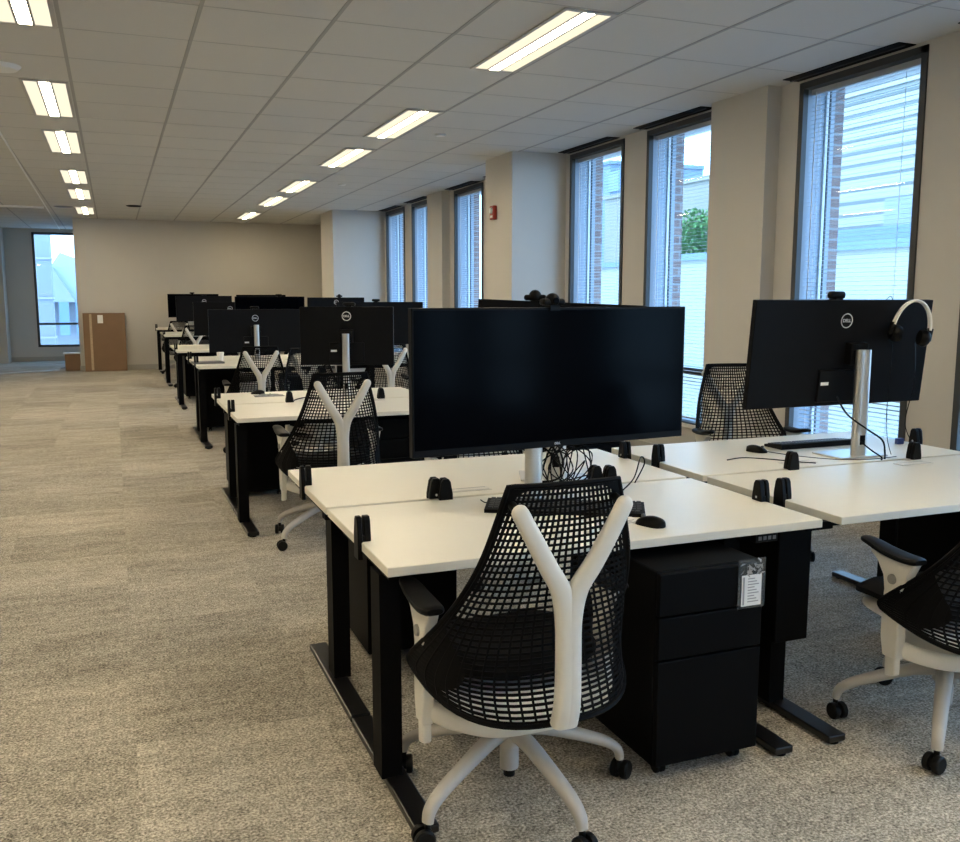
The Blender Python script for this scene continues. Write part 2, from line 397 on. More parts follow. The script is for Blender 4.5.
# ------------------------------------------------------------------ desks
def leg_set(r_, x, y_=0):
    p = MB().box(x - .012, x + .052, .12 + y_, .215 + y_, .03, .66).build('leg', M['black'], r_)
    f = MB().bbox(x, x + .07, -.165 + y_, .545 + y_, .008, .032, .004)
    f.build('foot', M['footsteel'], p)
    for yy in (-.14 + y_, .52 + y_): MB().cyl((x + .035, yy, 0), (x + .035, yy, .012), .022, 12).build('glide', M['rubber'], p)
def make_desk(xl, left, holder, back=False):
    """origin at the user-side left corner on the floor, user at -y, height .715"""
    r_ = thing('desk')
    MB().bbox(0, 1.515, 0, .765, .687, .715, .002, 1).build('desktop', M['laminate'], r_)
    for x in (xl, xl + 1.20): leg_set(r_, x, .455 if back else 0)
    MB().box(xl, xl + 1.27, .15 + .455 * back, .20 + .455 * back, .64, .687).build('crossbeam', M['black'], r_)
    MB().box(max(xl, .02), xl + .07, .06, .62, .66, .687).box(xl + 1.2, xl + 1.27, .06, .62, .66, .687).build('bracket', M['black'], r_)
    c_ = MB().bbox(1.25, 1.34, .012, .04, .655, .686, .003).build('height_switch', M['blackp'], r_)
    b2 = MB()
    for q in range(4): b2.box(1.262 + q * .019, 1.274 + q * .019, .0105, .013, .664, .676)
    b2.build('button', M['greyp'], c_)
    o_ = MB().bbox(.95 if left else .85, 1.13 if left else 1.03, .645, .705, .715, .7175, .001, 1).build('power_outlet_cover', M['ledge'], r_)
    MB().box(.96 if left else .86, 1.12 if left else 1.02, .652, .654, .7172, .7182).box(.96 if left else .86, 1.12 if left else 1.02, .697, .699, .7172, .7182).build('seam', M['ink'], o_)
    MB().bbox(.25, 1.25, .66, .74, .60, .686, .004).build('cable_tray', M['black'], r_)
    if holder: MB().bbox(-.20, -.06, .07, .48, .27, .686, .004).build('computer_holder', M['black'], r_)
    return r_
pods = [(2.37, .667, .715), (5.74, .672, .715), (9.23, .735, .79), (12.6, .745, .757), (15.97, .76, .83), (18.95, .765, .846)]
desk_l = make_desk(.02, True, False); desk_r = make_desk(-.16, True, True)
# back-to-back desk (turned 180): local x runs the other way
desk_lb = make_desk(.225, False, False, True); desk_rb = make_desk(.28, False, False, True)
used = set()
def lift_parts(r_, dz):
    """height-adjusted desk: everything but the feet and lower posts rises"""
    if abs(dz) < 1e-4: return
    index_kids()
    for ch in KIDS.get(r_.name, []):
        nm = ch.name.split('.')[0]
        if nm == 'leg':
            ch.data = ch.data.copy()
            for v in ch.data.vertices:
                if v.co.z > .5: v.co.z += dz
        else: ch.location.z += dz
podn = ['first', 'second', 'third', 'fourth', 'fifth', 'last']
def desk_at(src, x, y, rz, dz, lab):
    if src.name in used: o = dup(src, (x, y, 0), rz)
    else: o = src; used.add(src.name); pend.append((src, x, y, rz))
    tag(o, lab, 'desk', 'white desks in back-to-back rows')
    return o
pend = []
todo = []
for q, (y0, x0, hz) in enumerate(pods):
    dz = hz - .715
    specs = [(desk_l, x0, y0, 0, 'near-side, aisle-side'), (desk_r, x0 + 1.595, y0, 0, 'near-side, window-side')]
    if q < 5: specs += [(desk_lb, x0 + 1.515, y0 + 1.56, PI, 'far-side, aisle-side'), (desk_rb, x0 + 1.515 + 1.595, y0 + 1.56, PI, 'far-side, window-side')]
    for s_, x, y, rz, wh in specs:
        lab = 'white-topped black-legged desk, %s one of the %s desk group' % (wh, podn[q])
        if q == 5: lab = 'white-topped black-legged desk, %s one against the back wall' % wh.split(', ')[1]
        if q == 0:
            lab = {0: 'nearest white-topped desk, with the large black screen and the mesh chair before it', 1: 'white desk in the right foreground with a cut-off mesh chair before it',
                   2: 'white desk directly behind the big black screen of the nearest desk', 3: 'white desk carrying the monitor with headphones, by the windows'}[specs.index((s_, x, y, rz, wh))]
        todo.append((s_, x, y, rz, dz, lab))
for s_, x, y, rz, dz, lab in todo[4:] :
    o = dup(s_, (x, y, 0), rz, skip=('computer_holder',) if s_ is desk_r else ()); tag(o, lab, 'desk', 'white desks in back-to-back rows'); lift_parts(o, dz)
for s_, x, y, rz, dz, lab in todo[:4]:
    s_.location = (x, y, 0); s_.rotation_euler = (0, 0, rz); tag(s_, lab, 'desk', 'white desks in back-to-back rows')

# ------------------------------------------------------------------ pedestals
def make_pedestal():
    r_ = thing('drawer_pedestal')
    MB().bbox(0, .375, .018, .56, .045, .655, .006).build('body', M['black'], r_)
    for z0, z1 in ((.52, .65), (.385, .515), (.05, .38)):
        MB().bbox(.002, .373, 0, .02, z0, z1, .004).build('drawer', M['black'], r_)
    for x in (.05, .325):
        for y in (.06, .50):
            c_ = MB().cyl((x - .014, y, .022), (x - .004, y, .022), .022, 14).cyl((x + .004, y, .022), (x + .014, y, .022), .022, 14).box(x - .006, x + .006, y - .012, y + .012, .02, .048)
            c_.build('caster', M['rubber'], r_, True)
    return r_
ped = make_pedestal()
ped.location = (1.445, 2.215, 0); tag(ped, 'black three-drawer pedestal with a paper tag, right of the nearest chair', 'drawer pedestal', 'black drawer pedestals under the desks')
tg = thing('tag_sleeve', (1.72, 2.211, .512))
MB().box(0, .10, -.003, 0, 0, .155).build('sleeve', M['sleeve'], tg)
MB().box(.012, .085, -.0045, -.0032, .008, .105).build('card', M['paper'], tg)
tx_ = MB()
for q in range(9): tx_.box(.034, .075 - (q % 3) * .008, -.0052, -.0046, .02 + q * .009, .023 + q * .009)
tx_.box(.016, .022, -.0052, -.0046, .012, .10).build('print', M['ink'], tg)
cr = MB(); rnd = random.Random(3)
for q in range(26):
    p0 = Vector((rnd.uniform(.01, .095), -.004, rnd.uniform(.108, .15)))
    p1 = p0 + Vector((rnd.uniform(-.02, .02), -.003, rnd.uniform(-.015, .015))); p2 = p0 + Vector((rnd.uniform(-.015, .015), -.001, rnd.uniform(-.015, .015)))
    cr.add([p0, p1, p2], [(0, 1, 2)])
cr.build('crinkled_top', M['plastic_film'], tg)
tag(tg, 'clear plastic sleeve with a white printed card on the black drawer pedestal', 'tag')
peds = [(3.16, 2.42, 0, 'black drawer pedestal under the right foreground desk'),
        (1.25, 3.96, PI, 'black drawer pedestal under the desk behind the nearest desk'), (1.52, 5.85, 0, 'black drawer pedestal under the second group, near side'),
        (1.13, 7.27, PI, 'black drawer pedestal under the second group, far side'), (3.1, 5.85, 0, 'black drawer pedestal under the second group, window side'),
        (1.6, 9.3, 0, 'black drawer pedestal under the third group, near side'), (1.25, 10.85, PI, 'black drawer pedestal under the third group, far side'),
        (1.28, 14.2, PI, 'black drawer pedestal under the fourth group, far side')]
for x, y, rz, lab in peds:
    tag(dup(ped, (x, y, 0), rz), lab, 'drawer pedestal', 'black drawer pedestals under the desks')

# ------------------------------------------------------------------ chair
def lerp(a, b_, t): return a + (b_ - a) * t
def interp(tab, s):
    for i in range(len(tab) - 1):
        if s <= tab[i + 1][0]:
            # catmull-rom
            p0, p1, p2, p3 = tab[max(i - 1, 0)], tab[i], tab[i + 1], tab[min(i + 2, len(tab) - 1)]
            t = (s - p1[0]) / (p2[0] - p1[0])
            return [.5 * ((2 * b) + (-a + c) * t + (2 * a - 5 * b + 4 * c - d) * t * t + (-a + 3 * b - 3 * c + d) * t ** 3) for a, b, c, d in zip(p0[1:], p1[1:], p2[1:], p3[1:])]
    return list(tab[-1][1:])
#        s     zc    yc     w     ye     ze
BACK = [(0.00, 1.000, -.350, .152, -.335, 1.000), (.15, .905, -.335, .176, -.322, .915), (.32, .79, -.305, .208, -.295, .805),
        (.48, .68, -.285, .240, -.235, .70), (.62, .585, -.280, .272, -.155, .605), (.75, .50, -.290, .300, -.060, .52),
        (.86, .44, -.305, .311, -.020, .480), (1.0, .372, -.335, .308, -.025, .460)]
def bsurf(u, s):
    zc, yc, w_, ye, ze = interp(BACK, s)
    a = abs(u)
    lowk = max(0, (s - .6) / .4)
    x = w_ * math.sin(a * PI / 2 * .9) / math.sin(PI / 2 * .9) if s > .6 else w_ * lerp(a, math.sin(a * PI / 2 * .9) / math.sin(PI / 2 * .9), s / .6)
    y = yc + (ye - yc) * a ** 2.4
    z = zc + (ze - zc) * a ** lerp(2.0, 3.0, lowk)
    return Vector((math.copysign(x, u), y, z))
def make_chair():
    r_ = thing('office_chair')
    # woven elastomer lattice
    mb = MB(); nu, ns = 26, 40
    def ribbon(pts, wd):
        ups = []
        k = len(pts)
        mb.sweep(pts, lambda i: [(-wd, -.0018), (wd, -.0018), (wd, .0018), (-wd, .0018)], up=Vector((0, -1, .001)), cap=False)
    for i in range(1, nu):
        u = -1 + 2 * i / nu
        ribbon([bsurf(u, s / 24) for s in range(25)], .0028 if abs(u) < .8 else .004)
    for j in range(1, ns):
        s = (j / ns) ** 1.0
        ribbon([bsurf(-1 + 2 * q / 22, s) for q in range(23)], .0030 if s < .7 else .0036)
    mb.build('back_mesh', M['mesh'], r_)
    # rim and solid wings
    rim = [bsurf(1, s / 24) for s in range(25)]; rim = [bsurf(q / 10, 0) for q in range(0, 10)] + rim + [bsurf(1 - q / 14, 1) for q in range(1, 15)]
    full = rim + [Vector((-p.x, p.y, p.z)) for p in reversed(rim)]
    f = MB(); f.tube(full, lambda i: .0075, 8, up=Vector((0, -1, 0.01)))
    def patch(u0, u1, s0, s1, nu_=8, ns_=14, th=.004, sgn=1):
        vs = []
        for a in range(ns_ + 1):
            for b in range(nu_ + 1):
                s = lerp(s0, s1, a / ns_); uu = lerp(u0(s), u1, b / nu_) * sgn
                p = bsurf(uu, s); vs.append(p)
        o = len(vs); vs += [p + Vector((-.0 * sgn, -th, 0)) for p in vs]
        fs = []
        for a in range(ns_):
            for b in range(nu_):
                i0 = a * (nu_ + 1) + b; fs += [(i0, i0 + 1, i0 + nu_ + 2, i0 + nu_ + 1), (o + i0 + nu_ + 1, o + i0 + nu_ + 2, o + i0 + 1, o + i0)]
        f.add(vs, fs)
    for sgn in (1, -1):
        patch(lambda s: 1 - .42 * max(0, math.sin((s - .58) / .42 * PI)), 1, .58, 1.0, sgn=sgn)
        patch(lambda s: 1 - .42 * (1 - s / .1), 1, 0, .10, sgn=sgn)
        patch(lambda s: .95, 1, .08, .6, 3, 16, sgn=sgn)
    f.build('back_rim', M['mesh'], r_, True)
    # white Y tower behind the lattice
    y = MB()
    def sm(pts, n=8):
        out = []
        for i in range(len(pts) - 1):
            p0, p1, p2, p3 = (Vector(pts[max(0, min(len(pts) - 1, i + d))]) for d in (-1, 0, 1, 2))
            for k in range(n):
                t = k / n; out.append(.5 * ((2 * p1) + (-p0 + p2) * t + (2 * p0 - 5 * p1 + 4 * p2 - p3) * t * t + (-p0 + 3 * p1 - 3 * p2 + p3) * t ** 3))
        return out + [Vector(pts[-1])]
    def rsec(w_, d_, seg=14, e=2.6):
        o = []
        for j in range(seg):
            a = 2 * PI * j / seg; c, s = math.cos(a), math.sin(a)
            o.append((math.copysign(abs(c) ** (2 / e), c) * w_, math.copysign(abs(s) ** (2 / e), s) * d_))
        return o
    for sg in (1, -1):
        pts = sm([(0.009 * sg, -.348, .375), (.008 * sg, -.365, .44), (.007 * sg, -.368, .56), (.009 * sg, -.366, .655), (.024 * sg, -.37, .735), (.062 * sg, -.378, .80), (.104 * sg, -.384, .875), (.142 * sg, -.385, .945)])
        n = len(pts)
        def sec(i, n=n):
            t = i / (n - 1); w_ = lerp(.0275, .0265, min(1, t / .55)) if t < .55 else lerp(.0265, .0215, (t - .55) / .45)
            d_ = lerp(.022, .016, t)
            return rsec(w_, d_)
        y.sweep(pts, sec, up=Vector((0, -1, 0)))
        tip = pts[-1]; dr = (pts[-1] - pts[-2]).normalized()
        cap = [tip + dr * .0215 * math.sin(a) for a in (0, .4, .8, 1.15, 1.45)]
        y.sweep(cap, lambda i: rsec(.0215 * math.cos((0, .4, .8, 1.15, 1.45)[i]), .016 * math.cos((0, .4, .8, 1.15, 1.45)[i])), up=Vector((0, -1, 0)))
        st = MB().cyl(tip + Vector((0, .012, 0)), tip + Vector((0, .05, .01)), .011, 10)
        st.build('back_mount', M['mesh'], r_, True)
    y.build('back_support', M['white'], r_, True)
    # seat pan (pale shell) and cushion
    def disk(zf, sx, sy0, sy1, th, name, m_):
        vs = []; rings = 6; seg = 36
        top = []; d = MB()
        def P_(k, a, z): 
            e = 3.2; c, s = math.cos(a), math.sin(a); rr = k / rings
            x = math.copysign(abs(c) ** (2 / e), c) * sx * rr; yy = math.copysign(abs(s) ** (2 / e), s) * rr
            yv = yy * sy1 if yy > 0 else yy * sy0
            return (x, yv, z + zf(x, yv))
        vs = [(0, 0, zf(0, 0) + th)] + [P_(k, 2 * PI * j / seg, th * (1 if k < rings else .45)) for k in range(1, rings + 1) for j in range(seg)]
        nb = len(vs); vs += [(0, 0, zf(0, 0))] + [P_(k, 2 * PI * j / seg, 0 if k < rings else .12 * th) for k in range(1, rings + 1) for j in range(seg)]
        fs = []
        for o in (0, nb):
            for j in range(seg): fs.append((o, o + 1 + j, o + 1 + (j + 1) % seg))
            for k in range(1, rings):
                for j in range(seg):
                    a, b = o + 1 + (k - 1) * seg + j, o + 1 + (k - 1) * seg + (j + 1) % seg; fs.append((a, a + seg, b + seg, b))
        for j in range(seg):
            a, b = 1 + (rings - 1) * seg + j, 1 + (rings - 1) * seg + (j + 1) % seg; fs.append((a, a + nb, b + nb, b))
        d.add(vs, fs); return d.build(name, m_, r_, True)
    disk(lambda x, y_: .372 + .35 * x * x + .06 * y_, .24, .30, .24, .028, 'seat_pan', M['pan'])
    disk(lambda x, y_: .425 + .35 * x * x - (.25 * max(0, y_ - .12) ** 1.0 * .5) , .245, .165, .28, .055, 'seat_cushion', M['cushion'])
    # frame bow, arms
    bow = MB().sweep(sm([(-.268, -.06, .335), (-.215, -.11, .315), (-.12, -.155, .297), (0, -.16, .29), (.12, -.155, .297), (.215, -.11, .315), (.268, -.06, .335)]), lambda i: rsec(.02, .026), up=Vector((0, 0, 1)))
    bow.box(-.09, .09, -.16, .14, .27, .375); bow.build('under_frame', M['white'], r_, True)
    for sg in (-1, 1):
        a = MB(); xs = .278 * sg
        prof = [(-.085, .30), (-.025, .30), (-.012, .36), (-.010, .45), (-.016, .52), (-.008, .565), (.02, .605), (.060, .632), (-.14, .632), (-.112, .58), (-.092, .52), (-.086, .45), (-.089, .38)]
        a.prism([(y_, z_) for y_, z_ in prof], 'x', xs - .017, xs + .017)
        a.prism([(-.078, .245), (-.035, .232), (-.032, .31), (-.078, .31)], 'x', xs - .013, xs + .013)
        ao = a.build('arm', M['white'], r_)
        bv = ao.modifiers.new('b', 'BEVEL'); bv.width = .006; bv.segments = 2; bv.limit_method = 'ANGLE'
        MB().cyl((xs + .017 * sg, -.052, .562), (xs + .024 * sg, -.052, .562), .017, 18, .015).build('knob', M['hub'], ao, True)
        pd = MB().sweep(sm([(xs, -.15, .641), (xs, -.09, .638), (xs, -.01, .643), (xs + .003 * sg, .06, .656), (xs + .006 * sg, .10, .661)], 4),
            lambda i: rsec((.022, .030, .034, .036, .037, .037, .037, .036, .035, .034, .033, .031, .029, .027, .024, .020, .013)[i], (.008, .012, .013, .013, .013, .013, .013, .013, .013, .012, .012, .012, .011, .011, .010, .009, .006)[i]), up=Vector((0, 0, 1)))
        pd.build('arm_pad', M['blackp'], ao, True)
    # gas column and star base
    MB().cyl((0, 0, .085), (0, 0, .19), .028, 18).cyl((0, 0, .19), (0, 0, .30), .019, 18).build('gas_column', M['base'], r_, True)
    MB().cyl((0, 0, .06), (0, 0, .088), .017, 14).build('column_tip', M['rubber'], r_, True)
    sb = MB(); sb.cyl((0, 0, .165), (0, 0, .225), .042, 20, .036)
    for k in range(5):
        a = R(-152 + 72 * k); c, s = math.cos(a), math.sin(a)
        pts = sm([(0.02 * c, .02 * s, .205), (.10 * c, .10 * s, .195), (.2 * c, .2 * s, .165), (.295 * c, .295 * s, .13), (.338 * c, .338 * s, .10), (.348 * c, .348 * s, .068)], 5)
        n = len(pts); sb.sweep(pts, lambda i, n=n: rsec(lerp(.028, .017, i / (n - 1)), lerp(.022, .013, i / (n - 1)), 12, 2.2), up=Vector((0, 0, 1)) if True else None)
    star = sb.build('star_base', M['base'], r_, True)
    for k in range(5):
        a = R(-152 + 72 * k); cx, cy = .348 * math.cos(a), .348 * math.sin(a); t = a + R(60 + 37 * k); dx, dy = math.cos(t), math.sin(t)
        w_ = MB(); C = Vector((cx + .012 * dy, cy - .012 * dx, .0285)); A = Vector((dx, dy, 0))
        for sg in (-1, 1):
            w_.tube([C + A * .007 * sg, C + A * .012 * sg, C + A * .023 * sg, C + A * .027 * sg], lambda i: (.0275, .0285, .0285, .024)[i], 20)
        w_.cyl(C - A * .008, C + A * .008, .016, 12); w_.cyl((cx, cy, .03), (cx, cy, .07), .009, 10)
        w_.build('caster', M['rubber'], star, True)
    return r_
chair = make_chair()
index_kids()
chairs = [(1.0, 2.33, 0, 0, 'nearest mesh-back office chair with white Y support, before the big black screen'),
    (2.57, 2.18, -4, 0, 'mesh-back office chair cut off by the right edge of the photo'),
    (1.155, 5.40, 2, .03, 'mesh-back office chair with white Y support at the second desk group, aisle side'),
    (1.24, 8.95, 0, 0, 'mesh-back office chair with white Y support at the third desk group, aisle side'),
    (2.46, 8.95, 3, 0, 'mesh-back office chair with white Y support at the third group, window side'),
    (1.19, 15.72, 2, 0, 'mesh-back office chair with white Y support at the fifth desk group'),
    (1.14, 18.62, 0, 0, 'farthest mesh-back office chair, at the desk against the back wall'),
    (1.78, 4.42, 176, 0, 'mesh-back office chair facing the camera, mostly hidden behind the nearest screens'),
    (3.33, 4.20, 166, .055, 'mesh-back office chair facing the camera behind the monitor with headphones'),
    (1.62, 7.85, 185, 0, 'mesh-back office chair facing the camera on the far side of the second group'),
    (3.0, 7.8, 178, 0, 'mesh-back office chair facing the camera on the far side of the second group, window side'),
    (1.45, 11.3, 180, .05, 'mesh-back office chair facing the camera on the far side of the third group')]
for q, (x, y, a, dz, lab) in enumerate(chairs):
    if q == 0: continue
    o = dup(chair, (x, y, 0), R(a)); tag(o, lab, 'office chair', 'mesh-back office chairs')
    if dz:
        index_kids()
        for ch in KIDS[o.name]:
            if ch.name.split('.')[0] not in ('star_base', 'gas_column', 'column_tip'): ch.location.z += dz
for o in bpy.data.objects:
    if o.parent and o.parent.get('label') == chairs[1][4] and o.name.startswith('star_base'): o.rotation_euler.z = R(15)
chair.location = (1.018, 2.33, 0); tag(chair, chairs[0][4], 'office chair', 'mesh-back office chairs')

# ------------------------------------------------------------------ monitors
def text_mesh(txt, size):
    cu = bpy.data.curves.new('t', 'FONT'); cu.body = txt; cu.size = size; cu.align_x = 'CENTER'; cu.align_y = 'CENTER'; cu.extrude = .0004; cu.offset = size * .02
    o = bpy.data.objects.new('t', cu); col.objects.link(o)
    dg = bpy.context.evaluated_depsgraph_get(); dg.update()
    me = bpy.data.meshes.new_from_object(o.evaluated_get(dg)); bpy.data.objects.remove(o, do_unlink=True); return me
TM = text_mesh('DELL', .0215)
def make_monitor(w_, z0, z1, desk, big=True):
    """origin on the desk under the column; screen faces -y; column behind (+y)"""
    r_ = thing('monitor'); h2 = w_ / 2
    # slightly curved panel made of columns
    yp = -.085
    MB().bbox(-h2, h2, yp - .012, yp + .018, z0 - desk, z1 - desk, .003).build('panel_shell', M['housing'], r_)
    MB().box(-h2 + .008, h2 - .008, yp - .0135, yp - .0118, z0 - desk + .024, z1 - desk - .009).build('screen', M['screen'], r_)
    zc = (z0 + z1) / 2 - desk
    MB().bbox(-.13, .13, yp + .015, yp + .03, z0 - desk + .02, z0 - desk + .17, .004).build('port_cover', M['housing'], r_)
    MB().bbox(-.05, .05, yp + .015, yp + .062, zc - .05, zc + .05, .004).build('mount_block', M['blackp'], r_)
    MB().box(-.015, .03, yp + .0295, yp + .031, z0 - desk + .1, z0 - desk + .115).build('rating_label', M['paper'], r_).location.x = .09
    # column with slanted oval section, base
    top = min(zc + .02, .50)
    def sec(i): return [(.040 * math.copysign(abs(math.cos(a)) ** .8, math.cos(a)), .022 * math.copysign(abs(math.sin(a)) ** .8, math.sin(a))) for a in [2 * PI * j / 20 for j in range(20)]]
    MB().sweep([(0, 0, .008), (0, 0, top)], sec, up=Vector((0, -1, 0))).build('stand_column', M['chrome'], r_, True)
    MB().bbox(-.014, .014, .018, .026, .06, .105, .003).build('cable_hole', M['black'], r_)
    MB().bbox(-.14, .14, -.15, .045, 0, .009, .004).build('stand_base', M['chrome'], r_)
    # ring emblem on the back
    rr = .032; zl = z1 - desk - (.095 if big else .07)
    ring = MB().tube([(rr * math.cos(a), yp + .0185, rr * math.sin(a)) for a in [2 * PI * j / 32 for j in range(33)]], .0024, 6, up=Vector((0, 1, 0)))
    ro = ring.build('emblem_ring', M['logo'], r_); ro.location = (0, 0, zl)
    if not TM.materials: TM.materials.append(M['logo'])
    t = bpy.data.objects.new('emblem_lettering', TM); col.objects.link(t); t.parent = r_; t.location = (0, yp + .0192, zl); t.rotation_euler = (PI / 2, 0, PI)
    # front badge
    t2 = bpy.data.objects.new('front_badge', TM); col.objects.link(t2); t2.parent = r_; t2.location = (0, yp - .0125, z0 - desk + .012); t2.rotation_euler = (PI / 2, 0, 0); t2.scale = (.5,) * 3
    return r_
mons = [ # cx, cy(panel), width, z0, z1, desk z, yaw, label
    (1.4525, 2.92, 1.12, .925, 1.42, .715, 5.1, 'largest black wide screen facing the camera on the nearest desk'),
    (1.665, 3.37, .68, 1.03, 1.435, .715, 158, 'monitor seen only as a dark strip above the largest black screen'),
    (3.143, 3.36, 1.035, .948, 1.441, .715, 180, 'black monitor seen from behind with headphones hung on its right corner'),
    (1.625, 6.8, .70, .947, 1.383, .715, 159, 'monitor seen from behind on the second desk group, left of the largest screen'),
    (1.41, 10.1, .97, .865, 1.325, .79, 180, 'monitor seen from behind on the third group, aisle side'),
    (2.80, 10.1, 1.0, .92, 1.40, .79, 180, 'monitor seen from behind on the third group, just left of the largest screen'),
    (1.54, 13.5, 1.0, .914, 1.385, .757, 180, 'monitor seen from behind on the fourth group, aisle side'),
    (3.07, 13.5, .85, 1.0, 1.448, .757, 180, 'monitor seen from behind on the fourth group, window side'),
    (2.02, 12.95, .95, 1.0, 1.462, .757, 0, 'monitor with bluish window reflection in its screen on the fourth group'),
    (1.49, 16.9, .95, 1.03, 1.475, .83, 180, 'monitor seen from behind on the fifth group, aisle side'),
    (1.50, 19.35, .98, 1.05, 1.515, .846, 0, 'farthest left monitor, standing against the back wall with its screen to the camera'),
    (2.84, 19.35, 1.0, 1.05, 1.50, .846, 0, 'farthest monitor at the window side of the back wall row')]
MON = []
for q, (cx, cy, w_, z0, z1, dk, a, lab) in enumerate(mons):
    o = make_monitor(w_, z0, z1, dk, w_ > .9)
    ra = R(a); off = Matrix.Rotation(ra, 3, 'Z') @ Vector((0, -.085, 0))
    o.location = (cx - off.x, cy - off.y, dk); o.rotation_euler = (0, 0, ra)
    tag(o, lab, 'monitor', 'computer monitors'); MON.append(o)
    if q == 1: o.rotation_euler.y = R(-2.4)
    if q == 0:
        for ch in bpy.data.objects:
            if ch.parent == o and ch.name.split('.')[0] in ('stand_column', 'cable_hole', 'stand_base'): ch.location.x -= .042; ch.scale.x = .85
    if q in (3, 4):
        for ch in bpy.data.objects:
            if ch.parent == o and ch.name.startswith('stand_column'): ch.scale = (.68, .8, 1.14 if q == 4 else 1)
    if q == 2:
        pass
        zc = (z0 + z1) / 2 - dk; t = R(-5.5); mt = Matrix.Translation((0, -.05, zc)) @ Matrix.Rotation(t, 4, 'X') @ Matrix.Translation((0, .05, -zc))
        for ch in bpy.data.objects:
            if ch.parent == o and ch.name.startswith(('stand_column', 'cable_hole', 'stand_base', 'mount_block')): ch.location.x -= .06
        bpy.context.view_layer.update()
        for ch in bpy.data.objects:
            if ch.parent == o and not ch.name.startswith(('stand_column', 'cable_hole', 'stand_base')): ch.matrix_local = mt @ ch.matrix_local
# first monitor: its stand base would meet the keyboard, so it is shorter to the front
def make_webcam(ball):
    r_ = thing('webcam')
    if ball:
        MB().tube([(-.026 * math.cos(a), 0, .024) for a in (0.3, .7, 1.1, PI / 2, 2.04, 2.44, 2.84)], lambda i: (.0077, .0167, .0232, .026, .0232, .0167, .0077)[i], 18).build('body', M['blackp'], r_, True)
        MB().bbox(-.045, .045, -.018, .02, .006, .03, .010, 3).build('bar', M['blackp'], r_)
    else:
        MB().bbox(-.046, .046, -.014, .018, .004, .032, .012, 3).build('body', M['blackp'], r_, True)
    MB().cyl((0, -.028 if ball else -.016, .022), (0, -.012, .022), .011, 16).build('lens', M['screen'], r_, True)
    MB().box(-.02, .02, -.022, -.017, -.012, .008).box(-.02, .02, -.022, .024, .0, .006).build('clip', M['blackp'], r_)
    return r_
cams = [(0, -.02, True, 'largest webcam, round, on top of the largest black screen'), (1, .08, True, 'webcam on the strip of monitor behind the largest screen'), (2, .04, False, 'webcam on the monitor with headphones'),
    (3, -.02, False, 'webcam on the monitor back of the second group'), (4, 0, False, 'webcam on the aisle-side monitor of the third group'), (5, .05, False, 'webcam on the window-side monitor of the third group'),
    (7, -.05, True, 'webcam on the window-side monitor of the fourth group'), (8, .12, False, 'webcam on the monitor with the bluish reflection'), (10, -.02, False, 'webcam on the farthest left monitor'), (9, .0, False, 'webcam on the fifth group monitor')]
for mi_, dx, ball, lab in cams:
    cx, cy, w_, z0, z1, dk, a, _ = mons[mi_]
    c_ = make_webcam(ball); ra = R(a); off = Matrix.Rotation(ra, 3, 'Z') @ Vector((dx, 0, 0))
    c_.location = (cx + off.x, cy + off.y, z1 + .0005); c_.rotation_euler = (0, 0, ra); tag(c_, lab, 'webcam', 'webcams on the monitors')
    if mi_ == 2: c_.scale = (1, 1, 1.25)
# headphones on the right monitor
hp = thing('headphones', (3.475, 3.27, 1.295))
arc = [(.085 * math.cos(a), 0, .145 * math.sin(a)) for a in [R(8 + 164 * j / 20) for j in range(21)]]
hb = MB().sweep(arc, lambda i: [(-.014, -.004), (.014, -.004), (.014, .004), (-.014, .004)], up=Vector((0, 1, 0)))
hb = MB().tube(arc, lambda i: (.007, .021), 10, up=Vector((0, 1, 0))); hb.build('headband', M['paper'], hp, True)
for sg in (-1, 1):
    MB().cyl((.088 * sg, 0, .03), (.088 * sg, 0, -.03), .014, 10).build('yoke', M['blackp'], hp, True)
    MB().tube([(.088 * sg, 0, -.02), (.078 * sg, 0, -.02), (.062 * sg, 0, -.02), (.045 * sg, 0, -.02)], lambda i: (.028, .038, .040, .034)[i], 22).build('ear_cup', M['blackp'], hp, True)
hp.rotation_euler = (0, R(10), R(-24))
tag(hp, 'black headphones with a white headband hanging on the right monitor', 'headphones')

# ------------------------------------------------------------------ clamps (screen brackets)
def make_clamp():
    """slot runs along y, grips a desk edge at x=0 (desk on +x side)"""
    r_ = thing('desk_clamp')
    def fin(x0, x1, zlow):
        poly = [(-.027, zlow), (.027, zlow), (.026, .02), (.018, .066), (.010, .078), (-.010, .078), (-.018, .066), (-.026, .02)]
        return MB().prism(poly, 'x', x0, x1)
    o1 = fin(-.012, .004, -.055).build('outer_jaw', M['blackp'], r_)
    o2 = fin(.010, .030, .0015).build('inner_jaw', M['blackp'], r_)
    for o_ in (o1, o2):
        bv = o_.modifiers.new('b', 'BEVEL'); bv.width = .003; bv.segments = 2
    MB().box(.002, .012, -.024, .024, .0015, .02).build('web', M['blackp'], r_)
    MB().cyl((.030, 0, .016), (.0318, 0, .016), .0045, 12).build('screw', M['paper'], r_, True)
    return r_
cl = make_clamp()
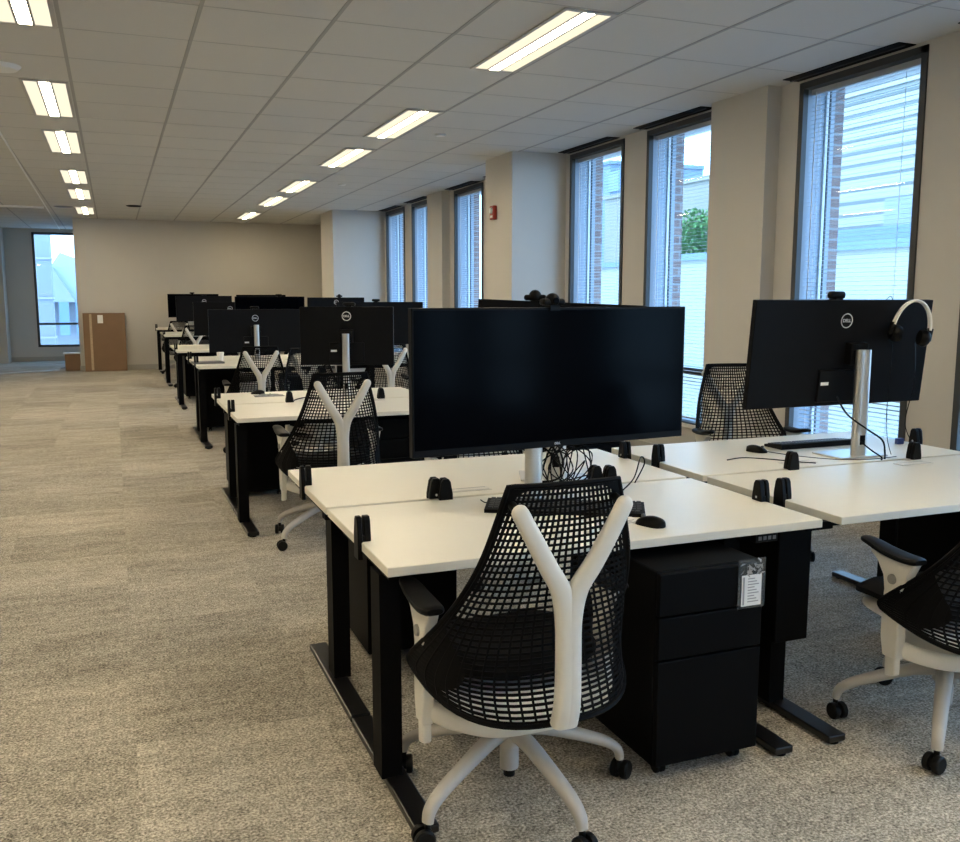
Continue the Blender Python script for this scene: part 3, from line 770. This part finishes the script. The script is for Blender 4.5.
clamps = [(.667, 2.68, .715, 0, 'black desk clamp on the aisle edge of the nearest desk'),
    (.667, 3.58, .715, 0, 'black desk clamp on the aisle edge of the desk behind the nearest one'),
    (1.105, 3.128, .715, -90, 'front one of the pair of black clamps left of the largest screen stand'),
    (1.075, 3.172, .715, 90, 'rear one of the pair of black clamps left of the largest screen stand'),
    (1.80, 3.128, .715, -90, 'front one of the two black clamps behind the nearest chair back'),
    (1.75, 3.172, .715, 90, 'rear one of the two black clamps behind the nearest chair back'),
    (2.182, 3.65, .715, 180, 'left black clamp below the bottom right corner of the largest screen'),
    (2.262, 3.52, .715, 0, 'black clamp on the left edge of the desk with the headphones monitor'),
    (2.182, 2.68, .715, 180, 'left one of the black clamp pair on the right end of the nearest desk'),
    (2.262, 2.68, .715, 0, 'right one of the black clamp pair, on the right foreground desk edge'),
    (2.70, 3.128, .715, -90, 'single black clamp below the mouse beside the headphones monitor'),
    (3.40, 3.128, .715, -90, 'front black clamp right of the headphones monitor stand'),
    (3.777, 3.47, .715, 180, 'black clamp with a blue plug behind the headphones monitor stand'),
    (.672, 6.10, .715, 0, 'front black clamp on the aisle edge of the second desk group'),
    (.672, 6.95, .715, 0, 'rear black clamp on the aisle edge of the second desk group'),
    (1.13, 6.50, .715, -90, 'black clamp in the middle seam of the second desk group, beside the papers'),
    (1.80, 6.50, .715, -90, 'black clamp in the middle seam of the second group, right of the chair'),
    (.735, 9.55, .79, 0, 'front black clamp on the aisle edge of the third desk group'), (.735, 10.4, .79, 0, 'rear black clamp on the aisle edge of the third desk group'),
    (.745, 12.95, .757, 0, 'black clamp on the aisle edge of the fourth desk group'), (.76, 16.3, .83, 0, 'black clamp on the aisle edge of the fifth desk group'),
    (.765, 19.3, .846, 0, 'black clamp on the aisle edge of the desk against the back wall')]
for x, y, z, a, lab in clamps[1:]:
    tag(dup(cl, (x, y, z), R(a + 180) if abs(a) == 90 else R(a)), lab, 'desk clamp', 'black screen clamps on the desk edges')
cl.location = clamps[0][:3]; tag(cl, clamps[0][4], 'desk clamp', 'black screen clamps on the desk edges')
o = MB().bbox(0, .04, -.012, .012, 0, .03, .003).build('usb_plug', M['blue']); o.location = (3.66, 3.49, .715); tag(o, 'blue plug beside the black clamp right of the headphones monitor', 'plug')

# ------------------------------------------------------------------ keyboards, mice, cups, papers
def keyboard(loc, rz, lab, L_=.45, tilt=4):
    r_ = thing('keyboard', loc, rz)
    MB().prism([(-.065, 0), (.065, 0), (.065, .024), (.055, .027), (-.065, .012)], 'x', -L_ / 2, L_ / 2).build('case', M['blackp'], r_)
    k = MB()
    for r0 in range(6):
        yy = -.053 + r0 * .0195; x = -L_ / 2 + .012; c0 = 0
        while x < L_ / 2 - .02:
            wd = .105 if (r0 == 0 and abs(x + .09) < .012) else .0165
            zb = .012 + (yy + .065) / .13 * .0145
            k.box(x, x + wd - .001, yy, yy + .0165, zb, zb + .005); x += wd + .0025
            if L_ > .4 and (abs(x - (L_ / 2 - .155)) < .01 or abs(x - (L_ / 2 - .09)) < .0095): x += .009
    k.build('keys', M['key'], r_); tag(r_, lab, 'keyboard'); return r_
keyboard((1.43, 2.80, .7155), R(-29), 'black keyboard lying askew behind the nearest chair', .55)
keyboard((3.22, 3.62, .7155), R(180), 'dark keyboard in front of the chair behind the headphones monitor')
def mouse(loc, rz, lab):
    r_ = thing('computer_mouse', loc, rz); b = MB(); rings = 10; seg = 18; vs = []
    for i in range(rings + 1):
        t = i / rings; yy = -.055 + .11 * t; ww = .031 * math.sqrt(max(.02, 1 - (2 * t - 1) ** 4)); hh = .036 * math.sqrt(max(.02, 1 - (2 * t - .9) ** 2 * .8)) * (1 - .25 * t)
        vs.append([(ww * math.cos(a), yy, max(0, hh * math.sin(a)) if math.sin(a) > 0 else 0.001) for a in [2 * PI * j / seg for j in range(seg)]])
    fl = [p for r0 in vs for p in r0]
    fs = [(i * seg + j, i * seg + (j + 1) % seg, (i + 1) * seg + (j + 1) % seg, (i + 1) * seg + j) for i in range(rings) for j in range(seg)]
    fs += [tuple(range(seg)), tuple(rings * seg + j for j in range(seg))]
    b.add(fl, fs); b.build('shell', M['blackp'], r_, True)
    MB().cyl((-.004, .03, .027), (.004, .03, .027), .007, 12).build('scroll_wheel', M['greyp'], r_, True)
    tag(r_, lab, 'mouse'); return r_
mouse((1.60, 2.515, .7155), R(20), 'black computer mouse on the right part of the nearest desk')
mouse((2.85, 3.56, .7155), R(200), 'dark computer mouse beside the keyboard behind the headphones monitor')
mouse((1.0, 7.15, .7155), R(60), 'black computer mouse near the aisle edge of the second desk group')
def sheet(name, loc, rz, w_, d_, h_, m_, lab, cat):
    o = MB().box(-w_ / 2, w_ / 2, -d_ / 2, d_ / 2, 0, h_).build(name, m_); o.location = loc; o.rotation_euler.z = rz; tag(o, lab, cat); return o
ps = thing('instruction_sheet', (1.53, 2.59, .7157), R(12))
MB().box(-.075, .075, -.045, .045, 0, .0012).build('page', M['paper'], ps)
t_ = MB()
for q in range(6): t_.box(-.06, .055 - (q % 2) * .02, -.035 + q * .013, -.031 + q * .013, .0012, .0017)
t_.build('print', M['ink'], ps); tag(ps, 'small printed white sheet left of the mouse on the nearest desk', 'paper')
def crumple(loc, lab, r=.07):
    rnd = random.Random(5); b = MB(); n = 10; vs = []
    for i in range(n):
        for j in range(n): vs.append(((i / (n - 1) - .5) * 2 * r, (j / (n - 1) - .5) * 1.2 * r, max(.001, rnd.uniform(0, .03) * math.sin(PI * i / (n - 1)) * math.sin(PI * j / (n - 1)))))
    fs = [(i * n + j, i * n + j + 1, (i + 1) * n + j + 1, (i + 1) * n + j) for i in range(n - 1) for j in range(n - 1)]
    b.add(vs, fs); o = b.build('crumpled_wrapper', M['plastic_film']); o.location = loc; tag(o, lab, 'wrapper'); return o
crumple((1.06, 6.98, .7155), 'crumpled clear wrapper on the second desk group beside the mouse', .11)
cp = MB(); cp.tube([(0, 0, 0), (0, 0, .09), (0, 0, .091), (0, 0, .01)], lambda i: (.028, .038, .035, .026)[i], 24)
o = cp.build('paper_cup', M['paper'], None, True); o.location = (1.02, 9.95, .7905); tag(o, 'white paper cup standing on the third desk group', 'cup')
lp = thing('closed_laptop', (.86, 9.62, .7905), R(5)); MB().bbox(-.15, .15, -.10, .10, 0, .012, .004).build('lower_case', M['greyp'], lp); MB().bbox(-.15, .15, -.10, .10, .0125, .018, .003).build('lid', M['greyp'], lp)
tag(lp, 'thin closed grey laptop on the aisle end of the third desk group', 'laptop')

# ------------------------------------------------------------------ cables
def spl(pts, n=8):
    out = []; P_ = [Vector(p) for p in pts]
    for i in range(len(P_) - 1):
        p0, p1, p2, p3 = P_[max(i - 1, 0)], P_[i], P_[i + 1], P_[min(i + 2, len(P_) - 1)]
        for k in range(n):
            t = k / n; out.append(.5 * ((2 * p1) + (-p0 + p2) * t + (2 * p0 - 5 * p1 + 4 * p2 - p3) * t * t + (-p0 + 3 * p1 - 3 * p2 + p3) * t ** 3))
    return out + [P_[-1]]
def cable(pts, r, lab, name='cable'):
    o = MB().tube(spl(pts), r, 6).build(name, M['blackp'], None, True); tag(o, lab, 'cable'); return o
rnd = random.Random(11)
for q in range(6):
    c = Vector((1.50 + .012 * q, 3.02, .86)); pts = [(1.47 + .02 * q, 2.955, .95)]
    for k in range(5 + q % 2):
        a = k * 1.9 + q * 1.1; pts.append((c.x + .065 * math.cos(a) + .015 * q - .03, c.y + rnd.uniform(-.02, .03), max(.722, c.z - .03 + .075 * math.sin(a))))
    pts.append((1.44 + .03 * q, 3.06, .722)); o = cable(pts, .0026 if q else .004, 'black cable in the tangle behind the largest screen stand'); o['group'] = 'tangled cables behind the largest screen'
cable([(1.42, 3.0, .74), (1.30, 3.05, .722), (1.22, 3.0, .7205), (1.19, 2.99, .735)], .002, 'thin keyboard cable curving left from the largest screen stand')
cable([(1.76, 2.98, .7205), (1.84, 3.02, .76), (1.90, 3.07, .83), (1.93, 3.09, .80), (1.90, 3.11, .7205)], .0028, 'black cable loop rising behind the upper right of the nearest chair')
cable([(3.10, 3.32, 1.0), (3.12, 3.27, .92), (3.20, 3.22, .85), (3.27, 3.20, .80), (3.29, 3.20, .74), (3.26, 3.17, .7205)], .0045, 'thick black cable drooping past the silver stand of the headphones monitor')
cable([(3.15, 3.21, .80), (3.19, 3.18, .76), (3.23, 3.16, .73), (3.22, 3.15, .7205)], .004, 'short black cable leaving the hole of the silver stand')
cable([(2.84, 3.49, .73), (2.93, 3.38, .7205), (3.03, 3.24, .7205), (3.18, 3.18, .7205), (3.35, 3.19, .7205)], .0018, 'thin mouse cable running to the silver monitor stand')
cable([(2.56, 3.40, .7215), (2.66, 3.42, .722), (2.74, 3.36, .7215), (2.83, 3.24, .7215), (2.88, 3.19, .7215)], .0028, 'loose black cable lying left of the silver monitor stand')
cable([(3.55, 3.31, 1.25), (3.56, 3.31, 1.05), (3.53, 3.32, .85), (3.50, 3.22, .74), (3.46, 3.19, .7205)], .0022, 'thin headphone cable hanging down to the desk')
cable([(3.42, 3.375, 1.443), (3.42, 3.335, 1.44), (3.43, 3.33, 1.2), (3.42, 3.33, .95), (3.38, 3.28, .80), (3.37, 3.24, .7205)], .0018, 'thin cable hanging down the middle back of the headphones monitor')
cable([(1.15, 6.47, .722), (1.20, 6.62, .7215), (1.30, 6.72, .7215), (1.40, 6.66, .7215), (1.55, 6.75, .7215)], .004, 'black cable lying on the second desk group')

# ------------------------------------------------------------------ cardboard
cb_ = thing('cardboard_box', (-.18, 19.60, 0))
b = MB().bbox(-.385, .385, -.09, .09, 0, 1.14, .004, 1).build('carton', M['cardboard'], cb_)
MB().box(-.27, -.225, -.0925, -.0902, .02, 1.12).build('tape_strip', M['tape'], cb_)
MB().box(-.12, -.02, -.0925, -.0902, .94, 1.10).build('shipping_label', M['paper'], cb_)
cb_.rotation_euler.x = R(-3)
tag(cb_, 'tall flat brown cardboard carton leaning against the back wall', 'cardboard box')
sb_ = thing('cardboard_box', (-.80, 20.05, 0)); MB().bbox(-.14, .14, -.15, .15, 0, .33, .004, 1).build('carton', M['cardboard'], sb_)
MB().box(-.17, .15, -.17, .15, .331, .352).build('top_papers', M['paper'], sb_)
tag(sb_, 'small cardboard box with white papers on top at the wall corner', 'cardboard box')
o = MB().bbox(-.62, .62, -.04, .04, 0, .02, .003).build('metal_strip', M['chrome']); o.location = (-1.62, 19.75, 0); o.rotation_euler.z = R(28); tag(o, 'long pale metal strip lying on the carpet by the alcove', 'metal strip')
cable([(-1.05, 20.6, .008), (-.95, 20.9, .008), (-.92, 21.6, .008), (-1.0, 22.3, .008)], .006, 'thin dark cord on the carpet beside the small cardboard box')

# ------------------------------------------------------------------ outside
struct('ground', MB().box(4.9, 160, -60, 160, -10.2, -10), M['ground'])
struct('ground', MB().box(-60, 4.9, 24, 160, -10.2, -10), M['ground'])
for k, (a, b_) in enumerate(ys):
    if b_ < 1 or a > YF: continue
    o = MB().box(XW + .28, XW + .38, b_ - .02, b_ + .3, -1, 3.6).build('brick_pier', M['brick']); 
    o['kind'] = 'structure'
def building(name, x0, x1, y0, y1, z1, m_, wins, lab, cap=None, face='x'):
    r_ = thing(name, (0, 0, 0)); MB().box(x0, x1, y0, y1, -10, z1).build('wall', m_, r_)
    MB().box(x0 - .15, x1, y0 - .15, y1 + .15, z1, z1 + .25).build('parapet', cap or m_, r_)
    for (u, z, w_, h_) in wins:
        if face == 'x': MB().box(x0 - .06, x0 + .02, u, u + w_, z, z + h_).build('window', M['bglass'], r_)
        else: MB().box(u, u + w_, y0 - .06, y0 + .02, z, z + h_).build('window', M['bglass'], r_)
    tag(r_, lab, 'building'); return r_
building('office_building', 26, 40, 16, 32, 8.8, M['siding'], [], 'cream building with horizontal courses outside the wide window')
building('low_building', 21.5, 25.8, 12, 34, 2.9, M['bcream'], [(y, -.6, 1.1, 1.4) for y in (14, 17, 20, 24)], 'low cream building with a blue metal roof outside the windows', M['bblue'])
r_ = thing('roof_annex'); MB().box(23, 25.9, 14, 31, 3.16, 3.7).build('wall', M['bblue'], r_)
MB().box(23.4, 24.4, 22.2, 23.4, 3.7, 4.6).build('rooftop_unit', M['bstone'], r_); tag(r_, 'pale blue rooftop annex on the low cream building', 'building')
building('office_building', 32.5, 46, 42, 58, 8.2, M['btan'], [(y, 1.0, 1.2, 1.8) for y in (44, 47, 50, 53)], 'tan building beyond the tree outside the middle window')
building('low_building', 23, 27.8, 34.6, 56, 2.9, M['bcream'], [(y, -1.2, 1.2, 1.6) for y in (36, 39, 43, 46)], 'low cream building with blue roof edge below the tree', M['bblue'])
building('tower_building', 34, 42, 60, 68, 11, M['bblue'], [(y, z, 1.6, 1.4) for y in (58.6, 61.2, 63.6) for z in (2, 4.5, 7, 9)], 'bluish tower outside the window right of the alarm column')
tr = thing('tree', (29.8, 42.6, 3.45)); rnd = random.Random(2); lf = MB()
for q in range(2600):
    while True:
        p = Vector((rnd.uniform(-1, 1), rnd.uniform(-1, 1), rnd.uniform(-1, 1)))
        if p.length < 1: break
    p = Vector((p.x * 1.4, p.y * 2.1, p.z * 1.4 + 1.2 + .3 * math.sin(p.y * 5)))
    a = Vector((rnd.uniform(-1, 1), rnd.uniform(-1, 1), rnd.uniform(-1, 1))).normalized() * .13; b2 = a.cross(Vector((rnd.uniform(-1, 1), .3, 1))).normalized() * .08
    lf.add([p - a, p + b2, p + a, p - b2], [(0, 1, 2, 3)])
lf.build('foliage', M['leaf'], tr); MB().cyl((0, 0, -13.5), (0, 0, 1.2), .2, 10, .08).build('trunk', M['bark'], tr, True)
tag(tr, 'leafy green tree outside the middle window', 'tree')
# seen through the alcove window
r_ = thing('church_building'); MB().box(-3.6, 4, 50, 70, -10, 1.2).build('wall', M['bstone'], r_)
MB().prism([(-3.9, 1.2), (-.2, 1.2), (-1.5, 3.3), (-2.3, 3.6)], 'y', 49.8, 70).build('gable_roof', M['alu_out'], r_)
MB().prism([(-3.6, 1.2), (-1.7, 1.2), (-2.65, 2.9)], 'y', 49.2, 50).build('dormer', M['bstone'], r_)
for q in range(4): MB().box(-3.2 + q * .75, -2.75 + q * .75, 49.1, 49.25, -.4, 1.2).build('window', M['bglass'], r_)
tag(r_, 'grey gabled stone building outside the alcove window', 'building')
r_ = thing('stone_pillar'); MB().box(-1.80, -1.42, 26, 26.5, -10, 8).build('shaft', M['bstone'], r_)
for z in (.4, 1.4, 2.4): MB().box(-1.82, -1.40, 25.97, 26.53, z, z + .05).build('joint', M['ink'], r_)
tag(r_, 'pale jointed pillar right outside the alcove window', 'pillar')

# ------------------------------------------------------------------ world, sun, camera
wd = bpy.data.worlds.new('sky'); sc.world = wd; wd.use_nodes = True; nt = wd.node_tree
for n in list(nt.nodes): nt.nodes.remove(n)
out = nt.nodes.new('ShaderNodeOutputWorld'); bg = N(nt, 'ShaderNodeBackground', Strength=5.2)
tc = N(nt, 'ShaderNodeTexCoord'); sp = N(nt, 'ShaderNodeSeparateXYZ'); L(nt, tc, 'Generated', sp, 0)
rp = N(nt, 'ShaderNodeValToRGB'); nt.links.new(sp.outputs['Z'], rp.inputs['Fac'])
e = rp.color_ramp.elements; e[0].position = 0; e[0].color = (.36, .66, 1, 1); e[1].position = .6; e[1].color = (.30, .58, 1.0, 1); k = e.new(.16); k.color = (.30, .60, 1.0, 1)
nz = N(nt, 'ShaderNodeTexNoise', Scale=3.0, Detail=5.0); L(nt, tc, 'Generated', nz, 'Vector')
cr_ = N(nt, 'ShaderNodeValToRGB'); cr_.color_ramp.elements[0].position = .48; cr_.color_ramp.elements[1].position = .62; nt.links.new(nz.outputs['Fac'], cr_.inputs['Fac'])
mx = N(nt, 'ShaderNodeMix', data_type='RGBA'); mx.inputs['B'].default_value = (.50, .72, 1, 1)
nt.links.new(cr_.outputs['Color'], mx.inputs['Factor']); nt.links.new(rp.outputs['Color'], mx.inputs['A']); nt.links.new(mx.outputs['Result'], bg.inputs['Color'])
L(nt, bg, 0, out, 'Surface')
sl = bpy.data.lights.new('sun', 'SUN'); sl.energy = .8; sl.angle = R(3); sl.color = (1, .95, .85)
so = bpy.data.objects.new('sun', sl); col.objects.link(so); so.rotation_euler = Vector((1, .35, -1.05)).to_track_quat('-Z', 'Y').to_euler()

cam = bpy.data.cameras.new('camera'); cam.sensor_width = 36; cam.sensor_fit = 'HORIZONTAL'; cam.lens = 916.4 / 960 * 36
co = bpy.data.objects.new('camera', cam); col.objects.link(co); co.location = (0, 0, 1.456)
co.rotation_euler = (PI / 2 - .1346, 0, -.3781); sc.camera = co; cam.clip_start = .05; cam.clip_end = 500
vs_ = sc.view_settings; vs_.view_transform = 'Standard'; vs_.look = 'None'; vs_.exposure = .66; vs_.gamma = 1; vs_.use_curve_mapping = False
